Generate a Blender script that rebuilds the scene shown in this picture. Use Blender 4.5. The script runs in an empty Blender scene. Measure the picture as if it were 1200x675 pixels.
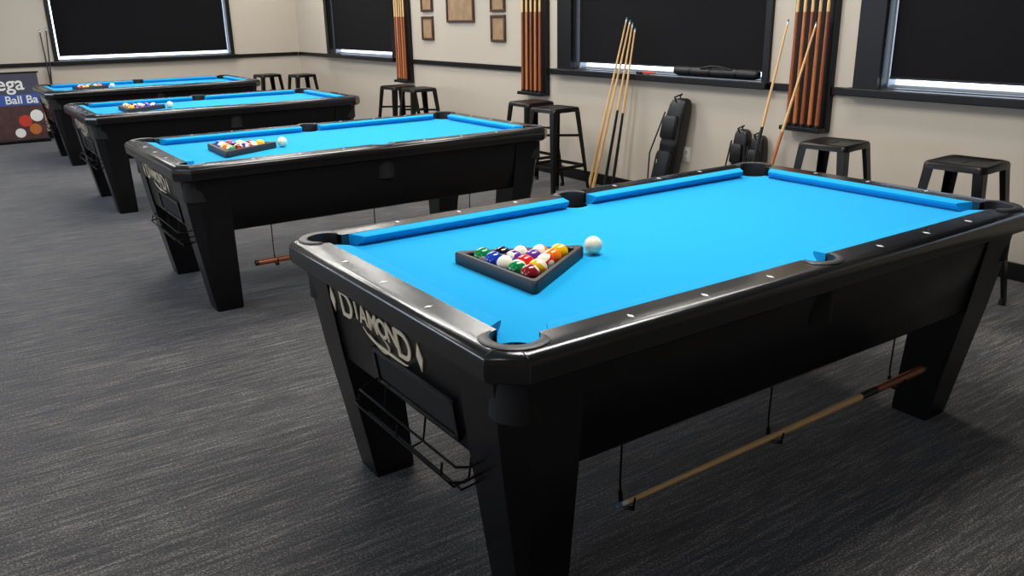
import bpy, bmesh, math, random
from mathutils import Vector, Matrix
random.seed(4)
S=bpy.context.scene
try:
    S.view_settings.view_transform='Standard'
except Exception: pass
COL=S.collection

# ---------------------------------------------------------------- materials
def srgb(r,g,b):
    f=lambda c:(c/255/12.92) if c/255<=.04045 else ((c/255+.055)/1.055)**2.4
    return (f(r),f(g),f(b),1)
def mat(name,col,rough=.5,metal=0,noise=0,nscale=40,bump=0,bscale=200,coat=0,emis=None,spec=.5,sheen=0):
    m=bpy.data.materials.new(name);m.use_nodes=True
    nt=m.node_tree;b=nt.nodes['Principled BSDF']
    b.inputs['Base Color'].default_value=col;b.inputs['Roughness'].default_value=rough;b.inputs['Metallic'].default_value=metal
    b.inputs['Specular IOR Level'].default_value=spec
    b.inputs['Coat Weight'].default_value=coat
    b.inputs['Sheen Weight'].default_value=sheen
    if emis:
        b.inputs['Emission Color'].default_value=emis[0];b.inputs['Emission Strength'].default_value=emis[1]
    tc=nt.nodes.new('ShaderNodeTexCoord')
    if noise:
        n=nt.nodes.new('ShaderNodeTexNoise');n.inputs['Scale'].default_value=nscale;n.inputs['Detail'].default_value=4
        nt.links.new(tc.outputs['Object'],n.inputs['Vector'])
        mx=nt.nodes.new('ShaderNodeMix');mx.data_type='RGBA'
        mx.inputs['A'].default_value=tuple(c*(1-noise) for c in col[:3])+(1,)
        mx.inputs['B'].default_value=tuple(min(1,c*(1+noise)) for c in col[:3])+(1,)
        nt.links.new(n.outputs['Fac'],mx.inputs['Factor']);nt.links.new(mx.outputs['Result'],b.inputs['Base Color'])
    if bump:
        n2=nt.nodes.new('ShaderNodeTexNoise');n2.inputs['Scale'].default_value=bscale;n2.inputs['Detail'].default_value=3
        nt.links.new(tc.outputs['Object'],n2.inputs['Vector'])
        bp=nt.nodes.new('ShaderNodeBump');bp.inputs['Strength'].default_value=bump;bp.inputs['Distance'].default_value=.002
        nt.links.new(n2.outputs['Fac'],bp.inputs['Height']);nt.links.new(bp.outputs['Normal'],b.inputs['Normal'])
    return m
M={}
M['cloth']=mat('blue_cloth',srgb(6,154,211),.95,noise=.05,nscale=300,spec=.1,sheen=.08)
M['rail']=mat('black_rail_laminate',srgb(15,14,15),.2,noise=.35,nscale=40,bump=.12,bscale=260,spec=.8)
M['body']=mat('black_body_laminate',srgb(8,8,11),.27,noise=.15,nscale=30,bump=.06,bscale=250,spec=.45)
M['pocket']=mat('black_pocket_rubber',srgb(20,20,22),.5,noise=.2,nscale=90,bump=.1)
M['ring']=mat('black_pocket_casting',srgb(34,34,36),.45,noise=.2,nscale=120,bump=.15)
M['hole']=mat('pocket_interior',srgb(6,6,7),.8)
M['seam']=mat('rail_seam',srgb(50,48,46),.5)
M['sight']=mat('pearl_sight',srgb(225,225,220),.3)
M['letter']=mat('cream_lettering',srgb(206,192,166),.55)
M['wire']=mat('black_wire',srgb(14,14,16),.35,metal=.6)
M['stool']=mat('gunmetal_steel',srgb(22,20,20),.33,metal=.5,noise=.3,nscale=15)
M['wall']=mat('painted_wall',srgb(186,176,162),.85,noise=.03,nscale=3,bump=.1,bscale=120)
M['trim']=mat('black_trim',srgb(11,10,12),.4,spec=.3)
M['frame']=mat('window_inner_frame',srgb(150,156,162),.5)
M['blind']=mat('black_roller_blind',srgb(14,13,16),.9,noise=.1,nscale=200,spec=.2)
M['glass']=mat('daylight_pane',srgb(220,235,250),.2,emis=(srgb(215,232,255),4.0))
M['ceil']=mat('ceiling_tile',srgb(200,198,192),.9,bump=.2,bscale=80)
M['maple']=mat('maple_shaft',srgb(222,180,122),.35,noise=.1,nscale=30)
M['brown']=mat('stained_butt',srgb(138,72,34),.3,noise=.25,nscale=40)
M['orange']=mat('amber_butt',srgb(180,106,54),.3,noise=.2,nscale=40)
M['black']=mat('black_wrap',srgb(16,15,16),.5)
M['white']=mat('white_plastic',srgb(225,225,220),.35)
M['tip']=mat('blue_tip',srgb(90,120,140),.8)
M['case']=mat('black_vinyl',srgb(14,14,16),.45,noise=.25,nscale=25,bump=.5,bscale=60)
M['pic_frame']=mat('walnut_frame',srgb(70,42,26),.5,noise=.2)
M['pic']=mat('sepia_print',srgb(150,122,90),.7,noise=.5,nscale=9)
M['lamp']=mat('light_panel',srgb(255,250,240),.5,emis=(srgb(255,248,238),4))
M['red']=mat('red_plastic',srgb(190,60,45),.4)

def carpet():
    m=bpy.data.materials.new('striated_carpet');m.use_nodes=True;nt=m.node_tree;b=nt.nodes['Principled BSDF']
    L=nt.links
    tc=nt.nodes.new('ShaderNodeTexCoord')
    def noise(sc,det,rg=.6):
        mp=nt.nodes.new('ShaderNodeMapping');mp.inputs['Scale'].default_value=sc;L.new(tc.outputs['Object'],mp.inputs['Vector'])
        n=nt.nodes.new('ShaderNodeTexNoise');n.inputs['Scale'].default_value=1;n.inputs['Detail'].default_value=det;n.inputs['Roughness'].default_value=rg;L.new(mp.outputs[0],n.inputs['Vector'])
        return n.outputs['Fac']
    n=noise((4,58,1),5,.78);n2=noise((130,170,1),3,.7);n3=noise((1.2,9,1),2)
    def mad(a,k,c):
        x=nt.nodes.new('ShaderNodeMath');x.operation='MULTIPLY_ADD';x.inputs[1].default_value=k;L.new(a,x.inputs[0])
        if c is None:x.inputs[2].default_value=0
        else:L.new(c,x.inputs[2])
        return x.outputs[0]
    s=mad(n2,.70,mad(n,.60,mad(n3,.10,None)))
    cr=nt.nodes.new('ShaderNodeValToRGB');cr.color_ramp.elements[0].position=.57;cr.color_ramp.elements[1].position=.90
    cr.color_ramp.elements[0].color=srgb(15,13,13);cr.color_ramp.elements[1].color=srgb(146,138,130)
    e=cr.color_ramp.elements.new(.71);e.color=srgb(48,45,44)
    L.new(s,cr.inputs[0]);L.new(cr.outputs[0],b.inputs['Base Color'])
    b.inputs['Roughness'].default_value=.8;b.inputs['Specular IOR Level'].default_value=.3;b.inputs['Sheen Weight'].default_value=.2
    b.inputs['Sheen Tint'].default_value=(.85,.9,1,1)
    bp=nt.nodes.new('ShaderNodeBump');bp.inputs['Strength'].default_value=.7;bp.inputs['Distance'].default_value=.004
    L.new(s,bp.inputs['Height']);L.new(bp.outputs[0],b.inputs['Normal'])
    return m
M['carpet']=carpet()

# ---------------------------------------------------------------- builder
class MB:
    def __init__(s): s.bm=bmesh.new(); s.mats=[]
    def mi(s,k):
        if k not in s.mats: s.mats.append(k)
        return s.mats.index(k)
    def loft(s,rings,mk,closed=True,caps=True):
        mi=s.mi(mk);R=[[s.bm.verts.new(v) for v in r] for r in rings];n=len(R[0])
        fs=[]
        for a,b in zip(R,R[1:]):
            for i in range(n if closed else n-1):
                fs.append(s.bm.faces.new((a[i],a[(i+1)%n],b[(i+1)%n],b[i])))
        if caps:
            fs.append(s.bm.faces.new(list(reversed(R[0]))));fs.append(s.bm.faces.new(R[-1]))
        for f in fs:f.material_index=mi
        bmesh.ops.recalc_face_normals(s.bm,faces=fs)
        return fs
    def box(s,lo,hi,mk,bev=0,seg=2):
        x0,y0,z0=lo;x1,y1,z1=hi
        r=lambda z:[(x0,y0,z),(x1,y0,z),(x1,y1,z),(x0,y1,z)]
        fs=s.loft([r(z0),r(z1)],mk)
        if bev:
            es=list({e for f in fs for e in f.edges});mi=s.mi(mk)
            o=bmesh.ops.bevel(s.bm,geom=es,offset=bev,segments=seg,affect='EDGES',profile=.5)
            for f in o['faces']:f.material_index=mi
    def cyl(s,p0,p1,r0,r1,mk,n=16,caps=True):
        s.tube([p0,p1],[r0,r1],mk,n,caps)
    def tube(s,path,rad,mk,n=10,caps=True):
        P=[Vector(p) for p in path]
        if not isinstance(rad,(list,tuple)): rad=[rad]*len(P)
        rings=[];up=None
        for i,p in enumerate(P):
            t=(P[min(i+1,len(P)-1)]-P[max(i-1,0)]).normalized()
            if up is None: up=Vector((0,0,1)) if abs(t.z)<.9 else Vector((1,0,0))
            a=t.cross(up).normalized();b2=a.cross(t).normalized();up=b2
            rings.append([p+(a*math.cos(2*math.pi*k/n)+b2*math.sin(2*math.pi*k/n))*rad[i] for k in range(n)])
        s.loft(rings,mk,True,caps)
    def bar(s,p0,p1,w0,w1,mk,up=(0,0,1)):
        p0=Vector(p0);p1=Vector(p1);t=(p1-p0).normalized();u=Vector(up)
        a=t.cross(u).normalized();b=a.cross(t).normalized()
        q=lambda p,w:[p+a*w[0]*i+b*w[1]*j for i,j in((-1,-1),(1,-1),(1,1),(-1,1))]
        s.loft([q(p0,w0),q(p1,w1)],mk)
    def obj(s,name,parent=None,ang=35,smooth=True,merge=False):
        if merge: bmesh.ops.remove_doubles(s.bm,verts=s.bm.verts,dist=1e-5)
        me=bpy.data.meshes.new(name)
        for e in s.bm.edges:
            if len(e.link_faces)==2:
                e.smooth=e.calc_face_angle(0)<math.radians(ang)
        for f in s.bm.faces:f.smooth=smooth
        s.bm.to_mesh(me);s.bm.free()
        for k in s.mats: me.materials.append(M[k])
        o=bpy.data.objects.new(name,me);COL.objects.link(o)
        if parent:o.parent=parent
        return o
def empty(name,loc=(0,0,0),rot=0):
    o=bpy.data.objects.new(name,None);o.empty_display_size=.1;COL.objects.link(o);o.location=loc;o.rotation_euler=(0,0,rot);return o
def booldiff(o,cutters):
    for c in cutters:
        m=o.modifiers.new('b','BOOLEAN');m.operation='DIFFERENCE';m.object=c;m.solver='EXACT'
    bpy.context.view_layer.update()
    dg=bpy.context.evaluated_depsgraph_get()
    me=bpy.data.meshes.new_from_object(o.evaluated_get(dg))
    o.modifiers.clear();old=o.data;o.data=me;me.name=old.name
    bm=bmesh.new();bm.from_mesh(me)
    for e in bm.edges:
        if len(e.link_faces)==2:e.smooth=e.calc_face_angle(0)<math.radians(32)
    for f in bm.faces:f.smooth=True
    bm.to_mesh(me);bm.free()
def kill(o): bpy.data.objects.remove(o,do_unlink=True)
def text_mesh(body,size,mk,parent,name,mtx,ext=.0015,align='CENTER',offset=0):
    c=bpy.data.curves.new(name,'FONT');c.body=body;c.size=size;c.extrude=ext;c.align_x=align;c.offset=offset
    o=bpy.data.objects.new(name,c);COL.objects.link(o);bpy.context.view_layer.update()
    me=bpy.data.meshes.new_from_object(o.evaluated_get(bpy.context.evaluated_depsgraph_get()));kill(o)
    me.transform(mtx);me.materials.clear();me.materials.append(M[mk])
    o=bpy.data.objects.new(name,me);COL.objects.link(o);o.parent=parent
    return o

# ---------------------------------------------------------------- room
XR=3.8575;YB=11.47;XL=-4.6;YF=-4.6;H=3.0;T=.22
def simple(name,lo,hi,mk,bev=0):
    b=MB();b.box(lo,hi,mk,bev);return b.obj(name,smooth=False)
simple('floor',(XL-.3,YF-.3,-.1),(XR+.3,YB+.3,0),'carpet')
simple('ceiling',(XL-.3,YF-.3,H),(XR+.3,YB+.3,H+.1),'ceil')
Z0,Z1=1.0,2.4
def wallseg(name,axis,pos,sgn,a0,a1,openings):
    b=MB()
    def seg(u0,u1,z0,z1):
        if axis=='x':
            lo=(min(pos,pos+sgn*T),u0,z0);hi=(max(pos,pos+sgn*T),u1,z1)
        else:
            lo=(u0,min(pos,pos+sgn*T),z0);hi=(u1,max(pos,pos+sgn*T),z1)
        b.box(lo,hi,'wall')
    u=a0
    for o0,o1 in openings:
        seg(u,o0,0,H);seg(o0,o1,0,Z0);seg(o0,o1,Z1,H);u=o1
    seg(u,a1,0,H)
    return b.obj(name,smooth=False)
WR=[(-.7,1.61),(2.5,4.65),(8.22,10.2)]
WBk=[(.5,2.8)]
WL=[(-1.5,1.2),(3.2,5.9),(7.8,10.4)]  # invented openings in the unseen left wall, for the floor fill light
wallseg('wall_right','x',XR,1,YF-.2,YB+.2,WR)
wallseg('wall_back','y',YB,1,XL,XR,WBk)
wallseg('wall_left','x',XL,-1,YF-.2,YB+.2,WL)
wallseg('wall_front','y',YF,-1,XL,XR,[])
def window(name,axis,pos,sgn,u0,u1,blind=True,w=.13,w1=None):
    E=empty(name);w1=w if w1 is None else w1
    def bx(mb,ua,ub,da,db,za,zb,mk,bev=0):
        d0,d1=sorted((pos+sgn*da,pos+sgn*db))
        if axis=='x': mb.box((d0,ua,za),(d1,ub,zb),mk,bev)
        else: mb.box((ua,d0,za),(ub,d1,zb),mk,bev)
    b=MB()
    bx(b,u0-w,u0,-.03,-.001,Z0-.02,Z1+w,'trim');bx(b,u1,u1+w1,-.03,-.001,Z0-.02,Z1+w,'trim');bx(b,u0,u1,-.03,-.001,Z1,Z1+w,'trim')
    bx(b,u0,u0+.006,0,.062,Z0+.006,Z1,'trim');bx(b,u1-.006,u1,0,.062,Z0+.006,Z1,'trim')
    b.obj('casing',E,smooth=False)
    b=MB();bx(b,u0-w-.03,u1+w1+.03,-.085,-.001,Z0-.05,Z0+.0,'trim',.006);bx(b,u0+.001,u1-.001,-.001,.17,Z0+.001,Z0+.006,'trim');b.obj('sill',E,smooth=False)
    b=MB();f=.012
    for a in ((u0+.001,u0+f,Z0+.006,Z1),(u1-f,u1-.001,Z0+.006,Z1),(u0+f,u1-f,Z1-f,Z1-.001)):
        bx(b,a[0],a[1],.07,.15,a[2],a[3],'frame')
    bx(b,u0+f,u1-f,.09,.15,Z0+.006,Z0+.02,'frame')
    b.obj('inner_frame',E,smooth=False)
    b=MB();bx(b,u0+.002,u1-.002,.155,.165,Z0+.006,Z1-.002,'glass');b.obj('pane',E,smooth=False)
    if blind:
        b=MB();g=.03;q=.066
        bx(b,u0+g,u1-g,.05,.055,Z0+q,Z1-.06,'blind');bx(b,u0+g,u1-g,.045,.06,Z0+q-.008,Z0+q+.005,'black');bx(b,u0+g-.01,u1-g+.01,.03,.085,Z1-.07,Z1-.005,'trim')
        b.obj('roller_blind',E,smooth=False)
    return E
window('window_1','y',YB,1,*WBk[0],w=.05)
window('window_2','x',XR,1,*WR[2],w=.09)
window('window_3','x',XR,1,*WR[1],w=.05,w1=.2)
window('window_4','x',XR,1,*WR[0],w=.13,w1=.17)
for i,(a,b_) in enumerate(WL): window('window_%d'%(i+5),'x',XL,-1,a,b_,False)  # added windows out of view; glowing panes brighten the left floor
simple('trim_1',(XR-.028,-4.6,.945),(XR-.001,11.44,.995),'trim',.004)
simple('trim_2',(XL,YB-.028,.945),(XR-.03,YB-.001,.995),'trim',.004)
simple('trim_3',(XL+.001,YF,.945),(XL+.028,YB-.03,.995),'trim',.004)
simple('baseboard_right',(XR-.018,YF,0.001),(XR-.001,YB-.02,.10),'trim',.003)
simple('baseboard_back',(XL,YB-.018,0.001),(XR-.02,YB-.001,.10),'trim',.003)
simple('baseboard_left',(XL+.001,YF,0.001),(XL+.018,YB-.02,.10),'trim',.003)

# ---------------------------------------------------------------- pool table
L=1.98;W=.99;ZT=.806;ZC=.768;RO=.15;RI=.05
def chamf(o,c,z):
    return [(-o+c,-o,z),(L+o-c,-o,z),(L+o,-o+c,z),(L+o,W+o-c,z),(L+o-c,W+o,z),(-o+c,W+o,z),(-o,W+o-c,z),(-o,-o+c,z)]
pc=.041
pockets=[(-pc,-pc),(L+pc,-pc),(L+pc,W+pc),(-pc,W+pc)]
sides=[(L/2,-.057),(L/2,W+.057)]
PR=.060;SR=.056
tab=empty('pool_table')
b=MB()
rings=[chamf(RO-.016,.064,.728),chamf(RO-.004,.068,.737),chamf(RO,.069,.765)]
for k in range(1,6):
    a=k/5*math.pi/2
    rings.append(chamf(RO-.026*(1-math.cos(a)),.069-.010*(1-math.cos(a)),.780+(ZT-.780)*math.sin(a)))
b.loft(rings,'rail')
rail=b.obj('rail_frame',tab)
cut=[]
b=MB();b.box((-RI,-RI,.6),(L+RI,W+RI,.9),'rail');cut.append(b.obj('c'))
for (x,y) in pockets:
    b=MB();b.cyl((x,y,.6),(x,y,.9),PR,PR,'hole',32);cut.append(b.obj('c'))
for (x,y) in sides:
    b=MB();b.cyl((x,y,.6),(x,y,.9),SR,SR,'hole',32);cut.append(b.obj('c'))
booldiff(rail,cut)
b=MB();b.box((-RI-.02,-RI-.02,ZC-.03),(L+RI+.02,W+RI+.02,ZC),'cloth');bed=b.obj('cloth_bed',tab)
booldiff(bed,cut[1:])
for c in cut: kill(c)
def cushion(name,p0,p1,out,e0,e1):
    p0=Vector(p0);p1=Vector(p1);o=Vector(out);d=(p1-p0).normalized()
    prof=[(0,ZT-.007),(0.002,ZT-.016),(.024,ZC+.001),(RI,ZC+.001),(RI,ZT-.001),(.02,ZT-.003),(.006,ZT-.004)]
    r0=[(p0+o*t-d*e0*(t/RI)).to_tuple()[:2]+(z,) for t,z in prof]
    r1=[(p1+o*t+d*e1*(t/RI)).to_tuple()[:2]+(z,) for t,z in prof]
    b=MB();b.loft([r0,r1],'cloth');b.obj(name,tab,ang=30)
g=.076;sg=.066;ce=.032;se=.008
for i,(y,o) in enumerate(((0,(0,-1,0)),(W,(0,1,0)))):
    cushion('cushion_%d'%(2*i+1),(g,y,0),(L/2-sg,y,0),o,ce,se)
    cushion('cushion_%d'%(2*i+2),(L/2+sg,y,0),(L-g,y,0),o,se,ce)
cushion('cushion_5',(0,g,0),(0,W-g,0),(-1,0,0),ce,ce)
cushion('cushion_6',(L,g,0),(L,W-g,0),(1,0,0),ce,ce)
def ring(b,cx,cy,ri,ro,a0,a1):
    N=22;rr=[]
    for k in range(N+1):
        a=a0+(a1-a0)*k/N;c,s=math.cos(a),math.sin(a)
        taper=min(1,min(k,N-k)/4+.3)
        ro2=ri+(ro-ri)*taper
        rr.append([(cx+c*r,cy+s*r,z) for r,z in ((ri,ZC-.02),(ri,ZT+.003),(ri+.004,ZT+.005),(ro2-.005,ZT+.005),(ro2,ZT+.002),(ro2,ZC+.02))])
    b.loft(rr,'ring')
b=MB();h=math.radians(105)
for (x,y),a in zip(pockets,(225,315,45,135)):
    a=math.radians(a);ring(b,x,y,PR-.003,.084,a-h,a+h)
h=math.radians(88)
for (x,y),a in zip(sides,(270,90)):
    a=math.radians(a);ring(b,x,y,SR-.003,.078,a-h,a+h)
b.obj('pocket_rings',tab,ang=40)
b=MB()
for (x,y),r in [(p,PR) for p in pockets]+[(p,SR) for p in sides]:
    N=24;c=lambda rr,z:[(x+rr*math.cos(2*math.pi*k/N),y+rr*math.sin(2*math.pi*k/N),z) for k in range(N)]
    b.loft([c(r+.004,ZC-.002),c(r+.004,.62),c(r*.5,.60),c(.002,.60),c(.002,.603),c(r*.5,.603),c(r,.622),c(r,ZC-.002)],'hole',caps=False)
b.obj('pocket_cups',tab)
b=MB()
def sight(x,y,ax):
    l,w=.013,.0065
    q=[(l,0),(0,w),(-l,0),(0,-w)]
    if ax=='y': q=[(v,u) for u,v in q]
    b.loft([[(x+u,y+v,ZT-.002) for u,v in q],[(x+u,y+v,ZT+.0008) for u,v in q]],'sight')
for k in (1,2,3,5,6,7):
    sight(L*k/8,-.098,'y');sight(L*k/8,W+.098,'y')
for k in (1,2,3):
    sight(-.098,W*k/4,'x');sight(L+.098,W*k/4,'x')
b.obj('rail_sights',tab,smooth=False)
b=MB()
for fx in (0,1):
    for fy in (0,1):
        X=lambda v:v if fx==0 else L-v
        Y=lambda v:v if fy==0 else W-v
        for pts in ([(-.078,-.110),(-.078,-.126)],[(-.110,-.078),(-.126,-.078)]):
            (xa,ya),(xb,yb)=pts
            path=[(X(xa),Y(ya),ZT),(X(xb),Y(yb),ZT-.0005)]
            k=.149
            if ya!=yb: path+=[(X(xb),Y(-.142),ZT-.008),(X(xb),Y(-k-.0005),.780),(X(xb),Y(-k-.0005),.745)]
            else: path+=[(X(-.142),Y(yb),ZT-.008),(X(-k-.0005),Y(yb),.780),(X(-k-.0005),Y(yb),.745)]
            b.tube(path,.0009,'seam',6)
b.obj('rail_joints',tab)
BT,BB=.106,.068
b=MB()
b.loft([chamf(BB-.014,.05,.455),chamf(BB-.008,.05,.445),chamf(BB,.05,.455),chamf(BT,.055,.733)],'body')
b.obj('cabinet',tab)
def leg(name,fx,fy):
    X=lambda v:-v if fx==0 else L+v
    Y=lambda v:-v if fy==0 else W+v
    def sq(o,i,c,z):
        pts=[(o-c,o),(-i,o),(-i,-i),(o,-i),(o,o-c)]
        return [(X(a),Y(bb),z) for a,bb in pts]
    b=MB();b.loft([sq(.0,.135,.012,.0),sq(.004,.136,.015,.02),sq(.076,.115,.045,.46),sq(.112,.106,.058,.7345)],'body')
    b.obj(name,tab,ang=20)
for i,(fx,fy) in enumerate(((0,0),(1,0),(1,1),(0,1))): leg('leg_%d'%(i+1),fx,fy)
SL=(BT-BB)/.278
def xface(z): return -(BB+(z-.455)*SL)
b=MB()
def fr(y0,y1,z0,z1,mk,d0,d1):
    b.loft([[(xface(z0)-d0,y0,z0),(xface(z0)-d0,y1,z0),(xface(z1)-d0,y1,z1),(xface(z1)-d0,y0,z1)],[(xface(z0)-d1,y0,z0),(xface(z0)-d1,y1,z0),(xface(z1)-d1,y1,z1),(xface(z1)-d1,y0,z1)]],mk)
y0,y1,z0,z1=.16,.62,.47,.58
fr(y0,y1,z0,z0+.012,'rail',-.004,.009);fr(y0,y1,z1-.012,z1,'rail',-.004,.009);fr(y0,y0+.014,z0,z1,'rail',-.004,.009);fr(y1-.014,y1,z0,z1,'rail',-.004,.009)
fr(y0+.01,y1-.01,z0+.01,z1-.01,'hole',-.004,.002)
b.obj('ball_return_window',tab,smooth=False)
b=MB()
for zz,xo in ((.435,-.120),(.40,-.140)):
    b.tube([(-.05,.09,zz+.01),(xo+.03,.09,zz),(xo,.11,zz),(xo,.66,zz),(xo+.03,.68,zz),(-.05,.68,zz+.01)],.0036,'wire',8)
b.tube([(-.06,.12,.365),(-.10,.12,.36),(-.10,.65,.36),(-.06,.65,.365)],.0033,'wire',8)
for y in (.15,.39,.63):
    b.tube([(-.045,y,.46),(-.06,y,.365),(-.105,y,.355),(-.14,y,.40),(-.135,y,.435)],.0033,'wire',8)
b.obj('wire_ball_tray',tab)
b=MB()
for x in (.34,.95,1.60):
    b.tube([(x,.02,.46),(x,.025,.27),(x,.02,.222),(x,-.0,.208),(x,-.03,.22),(x,-.035,.25)],.003,'wire',8)
    b.tube([(x,.024,.245),(x,.02,.215),(x,0,.2045),(x,-.03,.216)],.0065,'wire',8)
b.obj('cue_hooks',tab)
def tm(y,z):
    s=SL
    x=xface(z)-.0035
    return Matrix(((0,-s*.98,-1,x),(-1,0,0,y),(0,.98,-s,z),(0,0,0,1)))
let=[('D',.125,.758,.626),('I',.080,.686,.645),('A',.084,.639,.641),('M',.084,.580,.637),('O',.084,.520,.636),('N',.084,.462,.637),('D',.125,.398,.612)]
for i,(ch,s,y,z) in enumerate(let): text_mesh(ch,s,'letter',tab,'letter_%d'%(i+1),tm(y,z),offset=.0012)
b=MB()
for yc,zc in ((.862,.660),(.310,.650)):
    pts=[(yc,zc+.042),(yc+.017,zc),(yc,zc-.042),(yc-.017,zc)]
    b.loft([[(xface(z)-.001,y,z) for y,z in pts],[(xface(z)-.004,y,z) for y,z in pts]],'letter')
def sw(pts,r):
    P=[]
    n=24
    for k in range(n+1):
        t=k/n;m=len(pts)-1
        x=[0,0]
        for i,p in enumerate(pts):
            c=math.comb(m,i)*t**i*(1-t)**(m-i);x[0]+=c*p[0];x[1]+=c*(p[1]-.008)
        P.append((xface(x[1])-.003,x[0],x[1]))
    rr=[r*(.35+math.sin(math.pi*k/n)) for k in range(n+1)]
    b.tube(P,rr,'letter',6)
sw([(.835,.716),(.76,.742),(.68,.712),(.60,.726)],.0026)
sw([(.66,.636),(.60,.585),(.50,.62),(.42,.590),(.39,.606)],.0035)
sw([(.58,.60),(.51,.580),(.46,.620),(.53,.638)],.0025)
sw([(.62,.625),(.58,.60),(.54,.61),(.50,.60)],.0022)
b.obj('emblem_marks',tab)

table_objs=[o for o in COL.objects if o.parent==tab]
toff=[(0,0),(.045,2.880),(.089,5.787),(.133,8.685)]
for (dx,dy) in toff[1:]:
    e=empty('pool_table',(dx,dy,0))
    for o in table_objs:
        c=bpy.data.objects.new(o.name,o.data);COL.objects.link(c);c.parent=e

# ---------------------------------------------------------------- balls
def ballmat(i,col,stripe):
    m=bpy.data.materials.new('ball_paint_%d'%i);m.use_nodes=True;nt=m.node_tree;b=nt.nodes['Principled BSDF'];Lk=nt.links
    b.inputs['Roughness'].default_value=.12;b.inputs['Coat Weight'].default_value=.2
    tc=nt.nodes.new('ShaderNodeTexCoord');sx=nt.nodes.new('ShaderNodeSeparateXYZ');Lk.new(tc.outputs['Object'],sx.inputs[0])
    def mth(op,a,v):
        n=nt.nodes.new('ShaderNodeMath');n.operation=op;Lk.new(a,n.inputs[0]);
        if v is not None:n.inputs[1].default_value=v
        return n.outputs[0]
    R=.0285
    dot=mth('GREATER_THAN',mth('ABSOLUTE',sx.outputs['X'],None),R*.90)
    white=srgb(236,228,205)
    mx=nt.nodes.new('ShaderNodeMix');mx.data_type='RGBA';mx.inputs['A'].default_value=col;mx.inputs['B'].default_value=white
    f=dot
    if stripe:
        cap=mth('GREATER_THAN',mth('ABSOLUTE',sx.outputs['Z'],None),R*.58)
        n=nt.nodes.new('ShaderNodeMath');n.operation='MAXIMUM';Lk.new(dot,n.inputs[0]);Lk.new(cap,n.inputs[1]);f=n.outputs[0]
    Lk.new(f,mx.inputs['Factor']);Lk.new(mx.outputs['Result'],b.inputs['Base Color'])
    return m
cols=[(245,185,10),(20,60,180),(210,28,20),(95,45,150),(245,120,20),(5,130,65),(140,22,32)]
bm_=[]
for i in range(1,16):
    if i==8: m=ballmat(8,srgb(12,12,12),False)
    else: m=ballmat(i,srgb(*cols[i-1 if i<8 else i-9]),i>8)
    bm_.append(m)
R=.0285
def ballmesh(name,m):
    bm=bmesh.new();bmesh.ops.create_uvsphere(bm,u_segments=28,v_segments=18,radius=R)
    for f in bm.faces:f.smooth=True
    me=bpy.data.meshes.new(name);bm.to_mesh(me);bm.free();me.materials.append(m);return me
bmeshes=[ballmesh('ball_%d'%(i+1),m) for i,m in enumerate(bm_)]
mc=mat('cue_ball_resin',srgb(238,228,200),.1);cueme=ballmesh('cue_ball',mc)
def tri(side,z):
    h=side*math.sqrt(3)/2
    V=[(h*2/3,0),(-h/3,side/2),(-h/3,-side/2)]
    out=[]
    rc=.022
    for i in range(3):
        p=Vector(V[i]+(0,));a=(Vector(V[i-1]+(0,))-p).normalized();c=(Vector(V[(i+1)%3]+(0,))-p).normalized()
        d=rc*math.sqrt(3)*.6
        p1=p+a*d;p2=p+c*d
        for k in range(5):
            t=k/4;q=p1*(1-t)**2+p*2*t*(1-t)+p2*t*t;out.append((q.x,q.y,z))
    return out
so=.408;si=.346
M['rackp']=mat('black_rack_plastic',srgb(40,38,40),.5)
b=MB()
rings=[tri(si,.002),tri(so-.004,0.0),tri(so,.004),tri(so,.030),tri(so-.01,.036),tri(si+.012,.036),tri(si,.032),tri(si,.002)]
b.loft(rings,'rackp',caps=False)
rk0=b.obj('triangle_rack',merge=True)
rackme=rk0.data;kill(rk0)
order=[1, 5,13, 11,4,15, 9,3,12,8, 7,14,10,2,6]
for ti,(dx,dy) in enumerate(toff):
    rot=math.radians(2 if ti==0 else random.uniform(-4,5))
    cx,cy=.333+dx,.452+dy
    o=bpy.data.objects.new('triangle_rack',rackme);COL.objects.link(o);o.location=(cx,cy,ZC+.0005);o.rotation_euler=(0,0,rot)
    e=empty('billiard_balls',(cx,cy,ZC+R+.0005),rot)
    idx=[v-1 for v in order]
    if ti: random.shuffle(idx)
    k=0
    d=2*R+.0002
    for r in range(5):
        for c in range(r+1):
            x=d*math.sqrt(3)/2*(2.667-r)-.001;y=(c-r/2)*d
            ob=bpy.data.objects.new('ball_%d'%(idx[k]+1),bmeshes[idx[k]]);COL.objects.link(ob);ob.parent=e
            ob.location=(x,y,0);ob.rotation_euler=(random.uniform(-.9,.9),random.uniform(-.9,.9),random.uniform(0,6));k+=1
    o=bpy.data.objects.new('cue_ball',cueme);COL.objects.link(o);o.location=(.600+dx,.460+dy,ZC+R+.0005)

# ---------------------------------------------------------------- cues
def add_cue(b,butt,tip,bk='brown',sk='maple',wrap=True,plain=False,house=False):
    p=Vector(butt);q=Vector(tip);f=lambda t:p.lerp(q,t);r=lambda t:.0148-.0085*t
    segs=[(0,.012,'black'),(.012,.16,bk),(.16,.29,'black' if wrap else bk),(.29,.48,bk),(.48,.5,'black' if wrap else bk),(.5,.975,sk),(.975,.99,'white'),(.99,1,'tip')]
    if plain: segs=[(0,.012,'black'),(.012,.975,sk),(.975,.99,'white'),(.99,1,'tip')]
    if house: segs=[(0,.012,'black'),(.012,.20,bk),(.20,.26,'black'),(.26,.975,sk),(.975,.99,'white'),(.99,1,'tip')]
    for a,c,k in segs: b.tube([f(a),f(c)],[r(a),r(c)],k,14)
def cue(butt,tip,**k):
    b=MB();add_cue(b,butt,tip,**k);return b.obj('pool_cue',ang=50)
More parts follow.
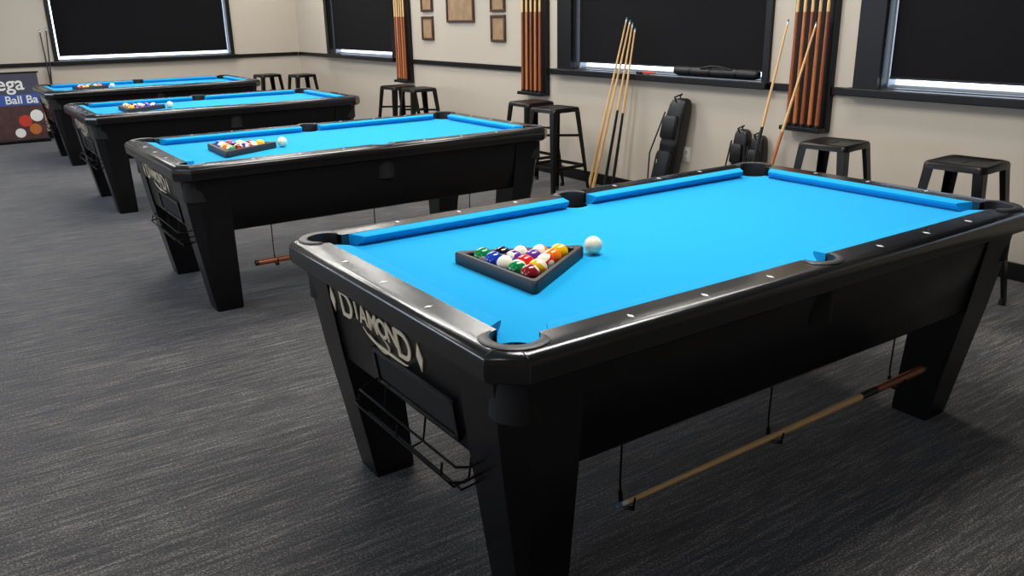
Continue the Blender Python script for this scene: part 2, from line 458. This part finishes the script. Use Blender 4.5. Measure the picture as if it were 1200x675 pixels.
cue((1.775,0,.233),(.305,-.005,.223),bk='brown',house=True)
cue((.27,2.88,.233),(1.73,2.88,.223),bk='brown',wrap=False)
cue((3.63,4.14,.012),(3.765,3.84,1.44),plain=True)
cue((3.60,4.05,.012),(3.765,3.80,1.42),plain=True)
cue((3.64,3.95,.012),(3.765,3.77,1.40),bk='black')
cue((3.66,3.87,.012),(3.765,3.74,1.36),bk='black')
cue((3.57,2.40,.012),(3.79,2.281,1.415),bk='black',wrap=True)
cue((3.50,2.229,.012),(3.745,2.026,1.40),bk='orange',wrap=False)
cue((.30,11.30,.012),(.42,11.43,1.43),bk='black',sk='black')
cue((.36,11.28,.012),(.34,11.43,1.41),bk='black',sk='black')

def wall_rack(y0,y1,z0):
    e=empty('wall_cue_rack')
    b=MB();b.box((XR-.045,y0,z0),(XR-.001,y1,2.35),'trim',.004)
    b.box((XR-.12,y0,z0),(XR-.045,y1,z0+.03),'trim',.004)
    b.box((XR-.09,y0,2.0),(XR-.045,y1,2.03),'trim',.003)
    b.obj('board',e,smooth=False)
    b=MB();n=5
    for i in range(n):
        y=y0+.015+(y1-y0-.03)*(i+.5)/n
        add_cue(b,(XR-.085,y,z0+.031),(XR-.075,y,z0+1.49),bk=('brown','orange','brown','orange','brown')[i%5],sk='maple',wrap=False)
    b.obj('stored_cues',e)
wall_rack(1.93,2.25,.70)
wall_rack(5.00,5.38,.74)
wall_rack(7.72,8.03,.72)

# ---------------------------------------------------------------- stools
def make_stool():
    e=empty('metal_bar_stool')
    b=MB();h=.75;s=.150
    def rs(s,z,r=.035,n=4):
        o=[]
        for cx,cy,a0 in ((s-r,s-r,0),(-s+r,s-r,90),(-s+r,-s+r,180),(s-r,-s+r,270)):
            for k in range(n+1):
                a=math.radians(a0+90*k/n);o.append((cx+r*math.cos(a),cy+r*math.sin(a),z))
        return o
    b.loft([rs(s-.002,h-.035),rs(s+.004,h-.034),rs(s+.002,h-.012),rs(s-.004,h-.002),rs(s-.014,h+.001),rs(s-.028,h-.003),rs(s-.05,h-.006,.03)],'stool')
    b.obj('seat',e)
    b=MB();b.loft([[(x*.045,y*.014,h-.0065) for x,y in ((1,.6),(.8,1),(-.8,1),(-1,.6),(-1,-.6),(-.8,-1),(.8,-1),(1,-.6))],[(x*.045,y*.014,h-.0055) for x,y in ((1,.6),(.8,1),(-.8,1),(-1,.6),(-1,-.6),(-.8,-1),(.8,-1),(1,-.6))]],'hole');b.obj('handle_slot',e)
    i=1
    for sx in (-1,1):
        for sy in (-1,1):
            b=MB();a=(sx*.128,sy*.128,h-.03);c=(sx*.195,sy*.195,.012)
            A=Vector(a);C=Vector(c)
            for ax in (0,1):
                w0,w1,t=.05,.028,.004
                def q(p,w):
                    if ax==0: return [p+Vector((0,0,0)),p+Vector((-sx*w,0,0)),p+Vector((-sx*w,-sy*t,0)),p+Vector((0,-sy*t,0))]
                    return [p+Vector((0,0,0)),p+Vector((0,-sy*w,0)),p+Vector((-sx*t,-sy*w,0)),p+Vector((-sx*t,0,0))]
                off=Vector((sx*.016,sy*.016,0))
                b.loft([q(A+off,w0),q(C+off,w1)],'stool')
            b.cyl((c[0],c[1],0.0005),(c[0],c[1],.03),.018,.016,'black',10)
            b.obj('leg_%d'%i,e);i+=1
    b=MB()
    def at(z): return .128+(h-.03-z)/(h-.042)*(.067)
    z=.27;r=at(z)+.004
    for p,q in (((-r,-r),(r,-r)),((r,-r),(r,r)),((r,r),(-r,r)),((-r,r),(-r,-r))):
        b.bar((p[0],p[1],z),(q[0],q[1],z),(.003,.013),(.003,.013),'stool')
    z=.52;r=at(z)
    b.bar((-r,-r,z),(r,r,z),(.003,.010),(.003,.010),'stool');b.bar((-r,r,z-.001),(r,-r,z-.001),(.003,.010),(.003,.010),'stool')
    b.obj('braces',e)
    return e
st=make_stool()
kids=[o for o in COL.objects if o.parent==st]
pos=[(3.22,4.09,.08),(3.36,4.62,.0),(3.33,7.13,.1),(3.35,6.68,-.05),(3.30,9.97,.05),(2.95,10.39,.1),(3.25,1.47,.12),(3.17,.66,.06)]
for i,(x,y,r) in enumerate(pos):
    if i==0: e=st
    else:
        e=empty('metal_bar_stool')
        for o in kids:
            c=bpy.data.objects.new(o.name,o.data);COL.objects.link(c);c.parent=e
    e.location=(x,y,0);e.rotation_euler=(0,0,r)

# ---------------------------------------------------------------- cue bags
def rrect(cx,cy,hx,hy,z,r=.03,n=4):
    o=[]
    for sx,sy,a0 in ((1,1,0),(-1,1,90),(-1,-1,180),(1,-1,270)):
        for k in range(n+1):
            a=math.radians(a0+90*k/n);o.append((cx+sx*(hx-r)+r*math.cos(a),cy+sy*(hy-r)+r*math.sin(a),z))
    return o
def bag(name,x,y,hh,w,d,dy,dx=.06):
    e=empty(name,(x,y,0))
    b=MB();R_=[]
    for t,sc in ((0,.86),(.01,.95),(.04,1),(.55,1),(.56,1.03),(.60,1.03),(.61,1),(.86,.96),(.95,.86),(.985,.7),(1,.45)):
        R_.append(rrect(dx*t,dy*t,d/2*sc,w/2*sc,hh*t+.001,r=min(d,w)*.3*sc))
    b.loft(R_,'case');b.obj('shell',e,ang=50)
    b=MB();xf=-d/2-.012
    b.loft([rrect(xf+dx*.1,dy*.1,.018,w*.36,hh*.1,.012),rrect(xf+dx*.12,dy*.12,.022,w*.4,hh*.13,.014),rrect(xf+dx*.5,dy*.5,.022,w*.4,hh*.48,.014),rrect(xf+dx*.52,dy*.52,.014,w*.34,hh*.52,.01)],'case')
    b.loft([rrect(xf+dx*.64,dy*.64,.014,w*.34,hh*.64,.01),rrect(xf+dx*.66,dy*.66,.02,w*.4,hh*.66,.014),rrect(xf+dx*.8,dy*.8,.02,w*.38,hh*.82,.014),rrect(xf+dx*.84,dy*.84,.012,w*.3,hh*.85,.009)],'case')
    b.obj('pouches',e,ang=50)
    b=MB();b.tube([(xf+dx,dy-w*.1,hh*.97),(xf+dx-.02,dy-w*.08,hh*1.02),(dx,dy,hh*1.04),(dx,dy+w*.1,hh*1.02),(dx,dy+w*.1,hh*.96)],.006,'black',8)
    b.tube([(xf+dx*.9,w*.42+dy*.9,hh*.88),(xf-.03,w*.52+dy*.5,hh*.5),(xf,w*.42,hh*.12)],.006,'black',8)
    b.tube([(-d/2-.036+dx*.5,w*.2+dy*.3,hh*.2),(-d/2-.036+dx*.5,w*.2+dy*.4,hh*.44)],.003,'sight',6)
    b.obj('strap_and_handle',e)
    return e
bag('cue_bag',3.72,3.34,.84,.19,.13,-.14,.055)
bag('cue_case',3.785,2.62,.66,.13,.09,-.02,.015)
bag('cue_case',3.785,2.45,.63,.12,.09,.0,.015)
e=empty('zip_cue_case',(XR-.03,0,1.0))
b=MB();b.tube([(0,2.52,.045),(0,2.53,.045),(0,2.56,.045),(0,3.30,.045),(0,3.33,.045),(0,3.34,.045)],[.02,.032,.037,.037,.030,.02],'case',16);b.obj('shell',e)
b=MB()
for y in (2.70,2.95,3.15): b.tube([(0,y,.045),(0,y+.02,.045)],[.0385,.0385],'stool',16)
b.tube([(-.03,2.75,.07),(-.04,2.85,.09),(-.04,2.95,.09),(-.03,3.05,.07)],.006,'black',8)
b.obj('bands_and_handle',e)
b=MB();b.tube([(XR-.04,3.55,1.013),(XR-.045,3.62,1.015),(XR-.04,3.70,1.013)],[.006,.014,.008],'red',10);b.box((XR-.055,3.70,1.001),(XR-.02,3.76,1.018),'black',.003);b.obj('utility_knife')
e=empty('wall_outlet',(XR,3.20,.40))
b=MB();b.box((-.008,-.036,-.058),(-.001,.036,.058),'white',.003);b.obj('plate',e)
b=MB()
for z in (-.025,.025): b.box((-.011,-.017,z-.014),(-.008,.017,z+.014),'white',.002);b.box((-.0115,-.008,z-.006),(-.0108,-.005,z+.006),'black');b.box((-.0115,.005,z-.006),(-.0108,.008,z+.006),'black')
b.obj('sockets',e)
def picture(y0,y1,z0,z1):
    e=empty('framed_picture',(XR,0,0));t=.025
    b=MB()
    for a in ((y0,y1,z0,z0+t),(y0,y1,z1-t,z1),(y0,y0+t,z0+t,z1-t),(y1-t,y1,z0+t,z1-t)): b.box((-.025,a[0],a[2]),(-.001,a[1],a[3]),'pic_frame',.003)
    b.obj('frame',e);b=MB();b.box((-.012,y0+t,z0+t),(-.002,y1-t,z1-t),'pic');b.obj('print',e)
picture(7.18,7.44,1.22,1.48);picture(7.18,7.44,1.53,1.80)
picture(6.30,6.86,1.41,1.95)
picture(5.72,5.98,1.22,1.48);picture(5.72,5.98,1.51,1.80)

M['ban1']=mat('banner_grey',srgb(60,62,78),.6,noise=.4,nscale=5)
M['ban2']=mat('banner_blue',srgb(50,80,150),.6,noise=.2,nscale=6)
M['ban3']=mat('banner_dark_print',srgb(70,40,40),.6,noise=.8,nscale=14)
e=empty('roll_up_banner',(0,11.2,0))
b=MB();b.box((-1.1,-.004,.05),(.19,.004,.88),'ban3');b.box((-1.1,-.006,.62),(.19,-.0041,.88),'ban1');b.box((-1.1,-.007,.48),(.19,-.0045,.62),'ban2')
b.obj('sheet',e,smooth=False)
b=MB();b.box((-1.12,-.05,.0),(.21,.05,.05),'stool',.01);b.cyl((-.45,.02,.05),(-.45,.02,.9),.01,.01,'stool');b.box((-1.12,-.01,.88),(.21,.012,.9),'stool');b.obj('base_and_pole',e)
b=MB()
for x,z,r,k in ((.10,.34,.075,'white'),(-.04,.28,.075,'red'),(.06,.17,.07,'orange'),(-.12,.13,.06,'sight')):
    n=20;b.loft([[(x+r*math.cos(2*math.pi*i/n),yy,z+r*math.sin(2*math.pi*i/n)) for i in range(n)] for yy in (-.0041,-.0065)],k)
b.obj('printed_discs',e,smooth=False)
rm=Matrix.Rotation(math.pi/2,4,'X')
text_mesh('Mega',.24,'white',e,'headline',Matrix.Translation((.02,-.009,.68))@rm,align='RIGHT',offset=.003)
text_mesh('Ball Ba',.14,'white',e,'subhead',Matrix.Translation((.15,-.009,.505))@rm,align='RIGHT',offset=.002)

# ---------------------------------------------------------------- lights
def panel(x,y,sx,sy,P):
    e=empty('ceiling_light_panel',(x,y,H))
    b=MB();b.box((-sx/2-.02,-sy/2-.02,-.04),(sx/2+.02,sy/2+.02,-.001),'white');b.box((-sx/2,-sy/2,-.042),(sx/2,sy/2,-.0401),'lamp');b.obj('fixture',e)
    l=bpy.data.lights.new('panel_light','AREA');l.shape='RECTANGLE';l.size=sx;l.size_y=sy;l.energy=P;l.color=(1,.965,.91)
    o=bpy.data.objects.new('panel_light',l);COL.objects.link(o);o.parent=e;o.location=(0,0,-.05)
for y in (.5,3.3,6.2,9.1): panel(.95,y,1.6,.6,62)
for y in (1.9,4.7,7.6,10.2): panel(3.0,y,.6,1.2,24)  # extra row, added to put sheen on the rails and brighten the walls
for y in (-1.5,2.0): panel(-2.4,y,1.2,.6,5)
def dl(x,y0,y1,P,sgn):  # cool fill lamp at an invented left window, added for the floor sheen
    l=bpy.data.lights.new('window_daylight','AREA');l.shape='RECTANGLE';l.size=1.3;l.size_y=y1-y0;l.energy=P;l.color=(.82,.90,1)
    o=bpy.data.objects.new('window_daylight',l);COL.objects.link(o);o.location=(x,(y0+y1)/2,1.7);o.rotation_euler=(0,-math.pi/2*sgn,0)
for (a,c),P in zip(WL,(6,28,50)): dl(XL+.05,a,c,P,1)
w=bpy.data.worlds.new('world');S.world=w;w.use_nodes=True;w.node_tree.nodes['Background'].inputs[0].default_value=(.6,.7,.85,1);w.node_tree.nodes['Background'].inputs[1].default_value=.5

c=bpy.data.cameras.new('camera');c.sensor_width=36;c.lens=29.13;c.clip_start=.05
o=bpy.data.objects.new('camera',c);COL.objects.link(o);o.location=(-.998,-1.4428,1.4773);o.rotation_euler=(1.2524,.0185,-.6025)
S.camera=o
